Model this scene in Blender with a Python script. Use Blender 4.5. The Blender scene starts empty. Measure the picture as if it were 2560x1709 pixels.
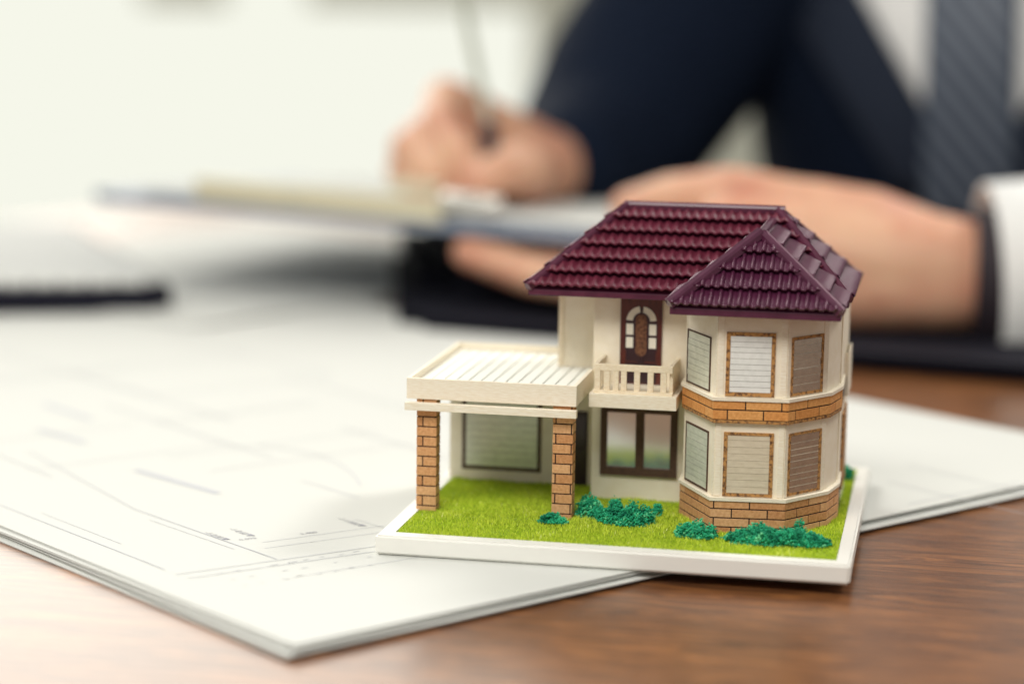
import bpy, bmesh, math, random
import numpy as np
from mathutils import Vector, Matrix, noise
random.seed(7); rng = np.random.default_rng(7)
C = bpy.context.scene.collection
S = bpy.context.scene
# ------------------------------------------------------------------ camera, world, lamps (1 unit = 1 cm)
S.unit_settings.scale_length = 0.01
cam = bpy.data.cameras.new('camera'); co = bpy.data.objects.new('camera', cam); C.objects.link(co)
CP = Vector((14.1545, -53.5437, 14.0543))
CR = Vector((0.98016984, 0.1976404, 0.01432998)); CU = Vector((-0.04573641, 0.15527418, 0.98681209)); CF = Vector((-0.19280886, 0.96789886, -0.16123443))
m = Matrix.Identity(4)
for i in range(3):
    m[i][0] = CR[i]; m[i][1] = CU[i]; m[i][2] = -CF[i]; m[i][3] = CP[i]
co.matrix_world = m
cam.sensor_width = 36; cam.lens = 78.41; cam.clip_start = 1; cam.clip_end = 3000
cam.dof.use_dof = True; cam.dof.focus_distance = 57.9; cam.dof.aperture_fstop = 0.0784 / 1.6
cam.dof.aperture_blades = 0
S.camera = co
S.view_settings.view_transform = 'Standard'; S.view_settings.look = 'None'; S.view_settings.exposure = 0; S.view_settings.gamma = 1
W = bpy.data.worlds.new('World'); S.world = W; W.use_nodes = True
W.node_tree.nodes['Background'].inputs[0].default_value = (1, 0.985, 0.93, 1)
W.node_tree.nodes['Background'].inputs[1].default_value = 0.34

def area(name, loc, target, sx, sy, rad, col=(1, 1, 1)):
    l = bpy.data.lights.new(name, 'AREA'); l.shape = 'RECTANGLE'; l.size = sx; l.size_y = sy
    l.energy = rad * sx * sy * math.pi; l.color = col
    o = bpy.data.objects.new(name, l); C.objects.link(o); o.location = loc
    o.rotation_euler = (Vector(target) - Vector(loc)).to_track_quat('-Z', 'Y').to_euler()
    return o
area('window_light', (-135, 330, 130), (0, 0, 0), 330, 200, 4.0, (1, .97, .89))
area('side_window_light', (-128, 62, 165), (5, 5, 3), 80, 75, 8, (1, .98, .92))
area('front_fill_light', (-8, -70, 92), (5, 5, 3), 80, 42, 10.0, (1, .97, .91))  # unseen fill lamp added to brighten the house front
area('roof_glint_light', (112, 146, 165), (8, 5, 5), 50, 46, 36.0, (1, .97, .92))  # unseen lamp added to make glints on the right-hand roof slopes

# ------------------------------------------------------------------ materials
def srgb(r, g, b):
    f = lambda c: (c / 255 / 12.92) if c / 255 <= 0.04045 else ((c / 255 + 0.055) / 1.055) ** 2.4
    return (f(r), f(g), f(b), 1)
def mat(name, col, rough=.6, col2=None, nscale=4, stretch=(1, 1, 1), bump=0, bscale=30, metal=0, spec=.5, coat=0, detail=4, lo=.35, hi=.65, sub=0, emis=0, trans=0, sheen=0):
    M = bpy.data.materials.new(name); M.use_nodes = True; nt = M.node_tree; N = nt.nodes; L = nt.links
    b = N['Principled BSDF']; b.inputs['Base Color'].default_value = col; b.inputs['Roughness'].default_value = rough
    b.inputs['Metallic'].default_value = metal; b.inputs['Specular IOR Level'].default_value = spec; b.inputs['Coat Weight'].default_value = coat
    b.inputs['Coat Roughness'].default_value = .15
    if sub: b.inputs['Subsurface Weight'].default_value = sub; b.inputs['Subsurface Radius'].default_value = (1, .3, .15); b.inputs['Subsurface Scale'].default_value = .5
    if emis: b.inputs['Emission Color'].default_value = col; b.inputs['Emission Strength'].default_value = emis
    if trans: b.inputs['Transmission Weight'].default_value = trans
    if sheen: b.inputs['Sheen Weight'].default_value = sheen
    tc = N.new('ShaderNodeTexCoord'); mp = N.new('ShaderNodeMapping'); mp.inputs['Scale'].default_value = stretch
    L.new(tc.outputs['Object'], mp.inputs['Vector'])
    if col2:
        n = N.new('ShaderNodeTexNoise'); n.inputs['Scale'].default_value = nscale; n.inputs['Detail'].default_value = detail
        L.new(mp.outputs[0], n.inputs['Vector'])
        r = N.new('ShaderNodeValToRGB'); r.color_ramp.elements[0].position = lo; r.color_ramp.elements[1].position = hi
        r.color_ramp.elements[0].color = col; r.color_ramp.elements[1].color = col2
        L.new(n.outputs['Fac'], r.inputs[0]); L.new(r.outputs[0], b.inputs['Base Color'])
    if bump:
        n2 = N.new('ShaderNodeTexNoise'); n2.inputs['Scale'].default_value = bscale; n2.inputs['Detail'].default_value = 5
        L.new(mp.outputs[0], n2.inputs['Vector'])
        bp = N.new('ShaderNodeBump'); bp.inputs['Strength'].default_value = bump; bp.inputs['Distance'].default_value = .02
        L.new(n2.outputs['Fac'], bp.inputs['Height']); L.new(bp.outputs[0], b.inputs['Normal'])
    return M
cream = srgb(246, 237, 217)
M_cream = mat('cream_card', cream, .75, srgb(241, 230, 206), 2.5, bump=.25, bscale=25)
M_veneer = mat('cream_veneer', srgb(247, 239, 221), .7, srgb(238, 226, 202), 5, (1, 4, 6), bump=.35, bscale=14)
M_rail = mat('pale_wood', srgb(245, 233, 208), .7, srgb(236, 219, 188), 5, (2, 2, 5), bump=.3, bscale=14)
M_white = mat('white_plastic', srgb(240, 239, 232), .38, bump=.04, bscale=4)
M_roof = mat('maroon_plastic', srgb(108, 42, 60), .5, srgb(90, 32, 48), 3, bump=.25, bscale=26, spec=.22)
M_roof2 = mat('dark_maroon_plastic', srgb(84, 36, 62), .27, srgb(74, 30, 54), 3, bump=.08, bscale=16, spec=.8)
M_roof2.node_tree.nodes['Principled BSDF'].inputs['Specular Tint'].default_value = (1, .8, .85, 1)  # pink of light reflected off the hand put into the specular tint
M_trim = mat('maroon_trim', srgb(92, 40, 62), .28, srgb(80, 32, 54), 3, bump=.1, bscale=14, spec=.5)
M_mort = mat('dark_mortar', srgb(38, 24, 24), .9)
M_brick = mat('orange_brick', srgb(224, 170, 120), .85, srgb(204, 146, 96), 14, bump=.5, bscale=60, detail=8)
M_brick2 = mat('orange_brick_bright', srgb(232, 172, 104), .85, srgb(214, 150, 84), 14, bump=.5, bscale=60, detail=8)
M_cork = mat('brown_cork_frame', srgb(190, 140, 82), .85, srgb(92, 62, 42), 12, detail=9, lo=.44, hi=.66, bump=.6, bscale=40)
M_brown = mat('brown_wood_frame', srgb(98, 72, 54), .7, srgb(70, 48, 38), 9, (1, 1, 3), bump=.5, bscale=30)
M_bwhite = mat('white_blind', srgb(238, 240, 236), .5, srgb(228, 230, 226), 6)
M_brefl_tan = mat('tan_reflection_blind', srgb(218, 206, 184), .45, srgb(208, 195, 172), 5, (1, 1, 3))  # tan reflection of the table put into the base colour
M_brefl_green = mat('green_reflection_blind', srgb(230, 233, 218), .3, srgb(212, 217, 200), 4, (1, 1, 3), metal=.25)  # greenish reflections in the film put into the base colour
M_bmetal = mat('silver_brown_blind', srgb(206, 196, 180), .24, srgb(192, 181, 166), 5, metal=.85, bump=.1, bscale=20)
M_lgrey = mat('line_grey', srgb(160, 156, 146), .6)
M_llight = mat('line_light', srgb(226, 214, 196), .4)
M_lbrown = mat('line_tan', srgb(170, 152, 128), .6)
M_mirror = mat('silver_window_film', (.88, .88, .86, 1), .14, metal=.75)
M_door = mat('mahogany_door', srgb(96, 38, 30), .35, srgb(70, 26, 26), 4, (2, 2, .5), coat=.4)
M_doord = mat('dark_door_moulding', srgb(48, 26, 36), .35, coat=.3)
M_orn = mat('bronze_ornament', srgb(142, 98, 70), .45, srgb(84, 54, 42), 16, bump=.8, bscale=20, metal=.3)
M_pane = mat('milky_glass', srgb(236, 232, 216), .2)
M_dark = mat('dark_brown_door', srgb(58, 42, 42), .5, srgb(44, 32, 36), 5, (1, 1, 3))
M_deck = mat('pale_grey_deck', srgb(236, 236, 226), .6)
M_line = mat('deck_groove', srgb(112, 118, 116), .8)
M_soil = mat('green_ground', srgb(150, 172, 50), .9, srgb(124, 150, 40), 5)
def hair_mat(name, a, b2, c=None):
    M = mat(name, a, .75, spec=.25); nt = M.node_tree; N = nt.nodes; L = nt.links; b = N['Principled BSDF']
    at = N.new('ShaderNodeAttribute'); at.attribute_name = 'tone'
    r = N.new('ShaderNodeValToRGB'); r.color_ramp.elements[0].color = a; r.color_ramp.elements[1].color = b2
    if c: e = r.color_ramp.elements.new(.93); e.color = b2; r.color_ramp.elements[-1].color = c
    L.new(at.outputs['Fac'], r.inputs[0]); L.new(r.outputs[0], b.inputs['Base Color'])
    return M
M_grass = hair_mat('flock_grass', srgb(170, 200, 42), srgb(228, 240, 84), srgb(248, 252, 165))
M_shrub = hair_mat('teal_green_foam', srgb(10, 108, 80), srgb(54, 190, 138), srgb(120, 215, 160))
M_paper = mat('white_paper', srgb(210, 211, 206), .85, spec=.2)
M_ink = mat('grey_ink', srgb(158, 158, 166), .8)
M_inkl = mat('pale_ink', srgb(186, 188, 194), .8)
M_skin = mat('skin', srgb(230, 184, 152), .5, srgb(204, 136, 112), .45, sub=.25, lo=.3, hi=.75)
M_suit = mat('navy_suit_cloth', srgb(19, 29, 47), .9, srgb(15, 24, 40), 2, bump=.3, bscale=12, spec=.12)
M_lapel = mat('charcoal_lapel_cloth', srgb(26, 36, 54), .9)
M_shirt = mat('white_shirt_cloth', srgb(244, 244, 242), .8)
M_hair = mat('black_hair', srgb(26, 22, 22), .5)
M_board = mat('blue_grey_board', srgb(140, 150, 168), .5)
M_clip = mat('brass_clip', srgb(222, 214, 186), .4, metal=.2)
M_clipd = mat('silver_roller', srgb(225, 222, 214), .25, metal=.5)
M_leather = mat('black_leather', srgb(20, 20, 32), .85, bump=.3, bscale=10, spec=.2)
M_cover = mat('dark_cover', srgb(24, 24, 38), .8, spec=.2)
M_wire = mat('dark_wire', srgb(110, 108, 110), .6)
M_cuffshade = mat('cuff_shade', srgb(40, 30, 38), .7)  # dark colour standing for the shade inside the cuff
M_pen = mat('silver_pen', srgb(176, 180, 164), .4, metal=.1)
M_grip = mat('black_grip', srgb(40, 28, 36), .6)
M_eye = mat('eye', srgb(235, 232, 228), .2)
M_wall = mat('pale_wall_paint', srgb(214, 214, 200), .9, srgb(206, 207, 194), .01)
M_floor = mat('grey_floor', srgb(170, 165, 155), .6)
def glow(name, col, st):
    M = bpy.data.materials.new(name); M.use_nodes = True; N = M.node_tree.nodes; N.clear()
    e = N.new('ShaderNodeEmission'); e.inputs[0].default_value = col; e.inputs[1].default_value = st
    o = N.new('ShaderNodeOutputMaterial'); M.node_tree.links.new(e.outputs[0], o.inputs[0]); return M
M_glow = glow('bright_daylight_pane', srgb(246, 247, 234), 1.0)
M_frameg = mat('grey_window_frame', srgb(222, 222, 208), .6)
# striped tie
M_tie = mat('striped_tie_silk', srgb(88, 100, 116), .5)
def _tie():
    nt = M_tie.node_tree; N = nt.nodes; L = nt.links
    w = N.new('ShaderNodeTexWave'); w.inputs['Scale'].default_value = .34; w.bands_direction = 'X'
    tc = N.new('ShaderNodeTexCoord'); mp = N.new('ShaderNodeMapping'); mp.inputs['Rotation'].default_value = (0, math.radians(40), 0)
    L.new(tc.outputs['Object'], mp.inputs[0]); L.new(mp.outputs[0], w.inputs[0])
    r = N.new('ShaderNodeValToRGB'); r.color_ramp.interpolation = 'EASE'
    r.color_ramp.elements[0].color = srgb(52, 62, 80); r.color_ramp.elements[1].color = srgb(104, 114, 128)
    r.color_ramp.elements[0].position = .45; r.color_ramp.elements[1].position = .6
    L.new(w.outputs[0], r.inputs[0]); L.new(r.outputs[0], N['Principled BSDF'].inputs['Base Color'])
_tie()
# walnut table
M_table = mat('walnut_table', srgb(120, 80, 58), .30, bump=0, spec=.6)
def _table():
    nt = M_table.node_tree; N = nt.nodes; L = nt.links; b = N['Principled BSDF']
    tc = N.new('ShaderNodeTexCoord'); mp = N.new('ShaderNodeMapping'); mp.inputs['Rotation'].default_value = (0, 0, math.radians(14)); mp.inputs['Scale'].default_value = (.16, 1.15, 1)
    L.new(tc.outputs['Object'], mp.inputs[0])
    n = N.new('ShaderNodeTexNoise'); n.inputs['Scale'].default_value = 1.6; n.inputs['Detail'].default_value = 9; n.inputs['Roughness'].default_value = .72; n.inputs['Distortion'].default_value = 1.6
    L.new(mp.outputs[0], n.inputs[0])
    r = N.new('ShaderNodeValToRGB'); e = r.color_ramp.elements
    e[0].position = .3; e[0].color = srgb(64, 40, 25); e[1].position = .72; e[1].color = srgb(170, 112, 62)
    q = e.new(.5); q.color = srgb(112, 71, 42)
    L.new(n.outputs['Fac'], r.inputs[0]); L.new(r.outputs[0], b.inputs['Base Color'])
    n2 = N.new('ShaderNodeTexNoise'); n2.inputs['Scale'].default_value = 7; n2.inputs['Detail'].default_value = 6
    L.new(mp.outputs[0], n2.inputs[0])
    bp = N.new('ShaderNodeBump'); bp.inputs['Strength'].default_value = .25; bp.inputs['Distance'].default_value = .03
    L.new(n2.outputs['Fac'], bp.inputs['Height']); L.new(bp.outputs[0], b.inputs['Normal'])
_table()

# ------------------------------------------------------------------ helpers
def tag(o, label=None, cat=None, group=None, kind=None):
    if label: o['label'] = label
    if cat: o['category'] = cat
    if group: o['group'] = group
    if kind: o['kind'] = kind
    return o
def empty(name, loc=(0, 0, 0)):
    o = bpy.data.objects.new(name, None); C.objects.link(o); o.location = loc; o.empty_display_size = 1; return o
def obj(name, me, mt=None, parent=None, smooth=False):
    if isinstance(me, bmesh.types.BMesh):
        b = me; me = bpy.data.meshes.new(name); b.to_mesh(me); b.free()
    if mt is not None:
        for q in (mt if isinstance(mt, (list, tuple)) else [mt]): me.materials.append(q)
    if smooth: me.shade_smooth()
    o = bpy.data.objects.new(name, me); C.objects.link(o)
    if parent is not None:
        o.parent = parent
        pw = Vector((0, 0, 0)); p = parent
        while p: pw += p.location; p = p.parent
        o.location = -pw
    return o
def box(bm, x0, x1, y0, y1, z0, z1, bev=0, T=None):
    r = bmesh.ops.create_cube(bm, size=1); vs = r['verts']
    for v in vs: v.co = Vector(((x0 + x1) / 2 + v.co.x * (x1 - x0), (y0 + y1) / 2 + v.co.y * (y1 - y0), (z0 + z1) / 2 + v.co.z * (z1 - z0)))
    if bev:
        es = list({e for v in vs for e in v.link_edges})
        r = bmesh.ops.bevel(bm, geom=es, offset=bev, segments=2, affect='EDGES', profile=.6); vs = list({v for f in r['faces'] for v in f.verts} | {v for v in vs if v.is_valid})
    if T is not None:
        for v in vs: v.co = T @ v.co
    return vs
def bxo(name, a, mt, parent, bev=.008, T=None):
    bm = bmesh.new(); box(bm, *a, bev=bev, T=T); return obj(name, bm, mt, parent)
def frameT(p0, p1, z=0):       # local x along wall from p0 to p1, local -y = outwards (to the right-hand side), z up
    p0 = Vector((*p0, 0)); d = (Vector((*p1, 0)) - p0); d.normalize()
    n = Vector((-d.y, d.x, 0))  # inward
    return Matrix(((d.x, n.x, 0, p0.x), (d.y, n.y, 0, p0.y), (0, 0, 1, z), (0, 0, 0, 1)))
def tube(bm, pts, rad, n=10, caps=True, flat=1.0):
    """tapered tube with rounded ends"""
    pts = [Vector(p) for p in pts]; rad = list(rad) if hasattr(rad, '__len__') else [rad] * len(pts)
    P = []; Rr = []
    d0 = (pts[0] - pts[1]).normalized(); d1 = (pts[-1] - pts[-2]).normalized()
    if caps:
        for a in (80, 50, 25): P.append(pts[0] + d0 * rad[0] * math.sin(math.radians(a))); Rr.append(rad[0] * math.cos(math.radians(a)))
    P += pts; Rr += rad
    if caps:
        for a in (25, 50, 80): P.append(pts[-1] + d1 * rad[-1] * math.sin(math.radians(a))); Rr.append(rad[-1] * math.cos(math.radians(a)))
    rings = []; up = Vector((0, 0, 1)) if abs(d0.z) < .9 else Vector((1, 0, 0))
    for i, p in enumerate(P):
        t = (P[min(i + 1, len(P) - 1)] - P[max(i - 1, 0)]).normalized()
        s = t.cross(up).normalized(); u = s.cross(t).normalized(); up = u
        rings.append([bm.verts.new(p + (s * math.cos(2 * math.pi * k / n) * flat + u * math.sin(2 * math.pi * k / n)) * Rr[i]) for k in range(n)])
    for a, b in zip(rings, rings[1:]):
        for k in range(n): bm.faces.new((a[k], a[(k + 1) % n], b[(k + 1) % n], b[k]))
    bm.faces.new(rings[0][::-1]); bm.faces.new(rings[-1])
def ell(bm, c, r, rot=None, sub=3):
    q = bmesh.ops.create_icosphere(bm, subdivisions=sub, radius=1)
    for v in q['verts']:
        p = Vector((v.co.x * r[0], v.co.y * r[1], v.co.z * r[2]))
        if rot is not None: p = rot @ p
        v.co = p + Vector(c)
def organic(name, bm, vox, mt, parent, smooth=4, fac=.5):
    o = obj(name, bm, None, None)
    r = o.modifiers.new('r', 'REMESH'); r.mode = 'VOXEL'; r.voxel_size = vox
    s = o.modifiers.new('s', 'SMOOTH'); s.iterations = smooth; s.factor = fac
    dg = bpy.context.evaluated_depsgraph_get(); me = bpy.data.meshes.new_from_object(o.evaluated_get(dg))
    old = o.data; bpy.data.objects.remove(o); bpy.data.meshes.remove(old)
    return obj(name, me, mt, parent, smooth=True)

# ------------------------------------------------------------------ room: wall, window, floor
wall_o = bxo('wall', (-60, 260, 352, 362, -78, 260), M_wall, None, 0); tag(wall_o, kind='structure')
fl = bxo('floor', (-500, 300, -150, 365, -84, -80), M_floor, None, 0); tag(fl, kind='structure')
win = empty('window', (-230, 354, -78)); tag(win, 'bright floor-to-ceiling window wall blurred behind the desk on the left', 'window')
bxo('pane', (-420, -64, 356, 357, -78, 150), M_glow, win, 0)
bxo('blind_rail', (-107, -64, 352.8, 355.8, 8.3, 18), M_frameg, win, .8)
bxo('latch', (-140, -123, 353, 355.8, 8.0, 18), M_frameg, win, .8)
bxo('jamb', (-63.9, -60.1, 351, 361, -78, 150), M_frameg, win, .3)

# ------------------------------------------------------------------ table
ZT = -0.80
tb = empty('table', (0, 20, ZT - 74)); tag(tb, 'walnut brown wooden desk carrying the papers and the model house', 'table')
e0 = Vector((34, 50, 0)); e1 = Vector((-37, 84, 0)); e2 = Vector((-78, -10, 0)); e3 = Vector((-20, -66, 0)); e4 = Vector((60, -40, 0))
bm = bmesh.new(); tv = [e0, e1, e2, e3, e4]
top = [bm.verts.new((v.x, v.y, ZT)) for v in tv]; bot = [bm.verts.new((v.x, v.y, ZT - 3)) for v in tv]
bm.faces.new(top); bm.faces.new(bot[::-1])
for i in range(5): bm.faces.new((top[i - 1], bot[i - 1], bot[i], top[i]))
bmesh.ops.recalc_face_normals(bm, faces=bm.faces[:])
bmesh.ops.bevel(bm, geom=[e for e in bm.edges if all(v.co.z > ZT - .1 for v in e.verts)], offset=.3, segments=3, affect='EDGES')
obj('tabletop', bm, M_table, tb)
for (x, y) in ((28, 44), (-34, 76), (-70, -8), (48, -36)):
    bxo('leg', (x - 3, x + 3, y - 3, y + 3, -80, ZT - 3), M_table, tb, .3)

# ------------------------------------------------------------------ paper sheets
def sheet(name, cx, cy, ang, L1, L2, z, seed, curl=.0, amp=.02):
    """corner (cx,cy); edge 1 along ang, edge 2 along ang+90"""
    a = math.radians(ang); d1 = Vector((math.cos(a), math.sin(a), 0)); d2 = Vector((-math.sin(a), math.cos(a), 0)); n1, n2 = 26, 40
    bm = bmesh.new(); g = []
    rc = .45
    for i in range(n1 + 1):
        row = []
        for j in range(n2 + 1):
            s = L1 * i / n1; t = L2 * j / n2
            p = Vector((cx, cy, z)) + d1 * s + d2 * t
            nz = noise.noise(Vector((s * .12 + seed * 7.3, t * .12, seed))) * amp
            edge = min(s, t, L1 - s, L2 - t)
            nz += noise.noise(Vector((s * .3 + seed * 3.1, t * .3, seed * 2))) * amp * .8 * max(0, 1 - edge / 4)
            nz += curl * max(0, 1 - min(s, t) / 2.5) ** 2
            p.z += max(nz, -amp * .6)
            row.append(bm.verts.new(p))
        g.append(row)
    # round the four corners a touch
    for i in range(n1):
        for j in range(n2): bm.faces.new((g[i][j], g[i + 1][j], g[i + 1][j + 1], g[i][j + 1]))
    r = bmesh.ops.extrude_face_region(bm, geom=bm.faces[:])
    for v in r['geom']:
        if isinstance(v, bmesh.types.BMVert): v.co.z -= .028
    bmesh.ops.recalc_face_normals(bm, faces=bm.faces[:])
    return obj(name, bm, M_paper, None, smooth=False)
PC = (0.29, -7.97); PA = 51.73
NS = 9
for k in range(NS):
    top_ = (k == NS - 1)
    dz = ZT + .03 + k * .031
    off = (0, 0) if top_ else (random.uniform(-.25, .25), random.uniform(-.28, .2))
    rot = 0 if top_ else random.uniform(-.55, .55)
    if k == 0: rot = .3
    off = (off[0] * 1.3, off[1] * 1.3)
    o = sheet('paper_sheet', PC[0] + off[0], PC[1] + off[1], PA + rot, 32.6, 58, (-.522 if top_ else dz), k + 1, amp=(.008 if top_ else .006))
    if top_: tag(o, 'top sheet of the floor plan stack, printed with fine grey drawing lines', 'paper', 'sheets stacked under the model house')
    else: tag(o, ('lowest', 'second lowest', 'third lowest', 'fourth lowest', 'fifth lowest', 'fourth highest', 'third highest', 'second highest')[k] + ' sheet of the stack under the printed floor plan', 'paper', 'sheets stacked under the model house')
    if top_: plan = o
# print on the top sheet
ZP = -.5105
def ribbon(bm, pts, w, z=ZP):
    for a, b in zip(pts, pts[1:]):
        a = Vector((*a, z)); b = Vector((*b, z)); d = (b - a).normalized(); s = Vector((-d.y, d.x, 0)) * w / 2
        bm.faces.new([bm.verts.new(q) for q in (a - s, b - s, b + s, a + s)])
bm = bmesh.new()
for a, b, w in (((-11.38, 2.59), (-4.65, -2.7), .035), ((-4.24, -3.09), (-.19, .82), .03), ((-3.82, -3.33), (-.09, .3), .03), ((-7.66, 3.08), (-2.28, -1.05), .035),
                ((-3.14, .48), (-.5, 3.04), .022), ((-13.5, 9.4), (-7.66, 3.08), .03), ((-2.9, -.1), (-.2, 2.5), .02), ((-1.5, 3.5), (1, 1.7), .02), ((-14, 17), (-6, 10.4), .05),
                ((-18, 12), (-11.38, 2.59 + 3.6), .03), ((-17, 22), (-9, 15.6), .05), ((-10, 24), (-2, 17.5), .05), ((-20, 20), (-16, 24), .05), ((12.5, 12), (18, 7.5), .03), ((13, 14.5), (18.5, 10), .03)):
    ribbon(bm, [a, b], w)
for a, b, w in (((-22, 26), (-13, 19), .04), ((-13, 19), (-8.2, 24.6), .04), ((-8.2, 24.6), (-17, 31.5), .04), ((-17.5, 22.5), (-12.6, 28.2), .04), ((-24, 14), (-17, 22.4), .03), ((-11.3, 14.6), (-7.2, 19.4), .05), ((-9.1, 9.6), (-4.0, 15.4), .03), ((-7.2, 8.1), (-2.4, 13.6), .03), ((-15.8, 9.6), (-11.9, 14.1), .03), ((-12.4, 6.9), (-8.0, 12.1), .03), ((-.9, 11.8), (-5.2, 15.4), .04), ((-3.6, -.4), (-6.8, 2.0), .02), ((-6.6, -.6), (-9.9, 2.0), .02), ((-1.4, -2.6), (1.7, .6), .02), ((13.2, 9.2), (16.3, 12.8), .03)):
    ribbon(bm, [a, b], w)
arc = [(-6.97 + 4.6 * t, 11.97 - 1.0 * t - 3.6 * t ** 3) for t in [i / 12 for i in range(13)]]
ribbon(bm, arc, .05)
obj('printed_line', bm, M_inkl, plan)['kind'] = 'stuff'
for a, b, w in (((-9.35, 7.7), (-6.03, 5.46), .24), ((-14.5, 12.5), (-12.3, 11), .22), ((-16, 16.5), (-13.5, 14.5), .25), ((-4.2, 7.6), (-2.0, 5.9), .05)):
    bm = bmesh.new(); ribbon(bm, [a, b], w); obj('printed_bar', bm, M_inkl, plan)
def text(s, x, y, ang, size):
    c = bpy.data.curves.new('t', 'FONT'); c.body = s; c.size = size; o = bpy.data.objects.new('t', c); C.objects.link(o)
    o.location = (x, y, ZP + .001); o.rotation_euler = (0, 0, math.radians(ang)); bpy.context.view_layer.update()
    me = bpy.data.meshes.new_from_object(o.evaluated_get(bpy.context.evaluated_depsgraph_get())); me.transform(o.matrix_world)
    bpy.data.objects.remove(o); q = obj('printed_number', me, M_ink, plan); return q
text('-1-0.60▼', -4.45, 1.6, -40, .27); text('-1-0.00▼', -4.95, 1.05, -40, .27); text('0.095', -3.75, .5, 42, .22); text('5,400', -2.4, 1.5, 42, .22); text('-1-1.800▼', -2.0, 3.45, -40, .27)
bm = bmesh.new()
for i in range(9):
    for j in range(3):
        x = -2.3 + i * .34 + random.uniform(-.05, .05); y = -3.6 + i * .36
        l = random.uniform(.06, .2)
        if random.random() < .8: ribbon(bm, [(x - j * .5, y + j * .42), (x - j * .5 + l, y + j * .42 + l * 1.05)], .028)
obj('printed_note', bm, M_inkl, plan)['kind'] = 'stuff'
# second papers further back
for k in range(3):
    o = sheet('paper_sheet', -17.0 + k * .4, 33.5 + k * .3, 62 + k * 2.2, 30, 24, -.47 + k * .035, 20 + k, amp=.01)
    tag(o, ('lowest blank sheet of the small pile behind the floor plans', 'middle blank sheet of the small pile behind the floor plans', 'topmost blank sheet of the small pile under the clipboard')[k], 'paper', 'blank sheets behind the floor plans')

# ------------------------------------------------------------------ MODEL HOUSE
H = empty('model_house', (6, 5.7, -.505))
tag(H, 'miniature two-storey cream house with maroon tiled roofs and orange brick trim on a white base', 'model house')
# base tray
bm = bmesh.new(); w, d, t = 12.0, 11.47, .505
ri = (.43, 11.64, .42, 11.05)
o_ = [(0, 0), (w, 0), (w, d), (0, d)]; i_ = [(ri[0], ri[2]), (ri[1], ri[2]), (ri[1], ri[3]), (ri[0], ri[3])]
vt = [bm.verts.new((x, y, 0)) for x, y in o_]; vb = [bm.verts.new((x, y, -t)) for x, y in o_]
it = [bm.verts.new((x, y, 0)) for x, y in i_]; ib = [bm.verts.new((x, y, -.09)) for x, y in i_]
for k in range(4):
    j = (k + 1) % 4
    bm.faces.new((vt[k], vt[j], it[j], it[k])); bm.faces.new((vb[k], vb[j], vt[j], vt[k])); bm.faces.new((it[k], it[j], ib[j], ib[k]))
bm.faces.new(ib); bm.faces.new(vb[::-1]); bmesh.ops.recalc_face_normals(bm, faces=bm.faces[:])
bmesh.ops.bevel(bm, geom=[e for e in bm.edges if all(v in vt + vb for v in e.verts)], offset=.06, segments=3, affect='EDGES')
obj('base_tray', bm, M_white, H)
bm = bmesh.new(); g = bmesh.ops.create_grid(bm, x_segments=60, y_segments=60, size=.5)
for v in bm.verts:
    v.co = Vector((ri[0] + .01 + (v.co.x + .5) * (ri[1] - ri[0] - .02), ri[2] + .01 + (v.co.y + .5) * (ri[3] - ri[2] - .02), -.05))
    v.co.z += noise.noise(v.co * .9) * .03
obj('lawn_bed', bm, M_soil, H, smooth=True)
# footprint polygon of the bay
BW = [(7.32, 5.67), (7.32, 4.40), (8.34, 2.62), (10.10, 2.80), (11.06, 4.05), (11.31, 5.05), (11.31, 9.0)]
BB = [(7.24, 5.67), (7.24, 4.36), (8.27, 2.50), (10.17, 2.69), (11.17, 4.01), (11.40, 5.04), (11.40, 5.35)]
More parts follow.
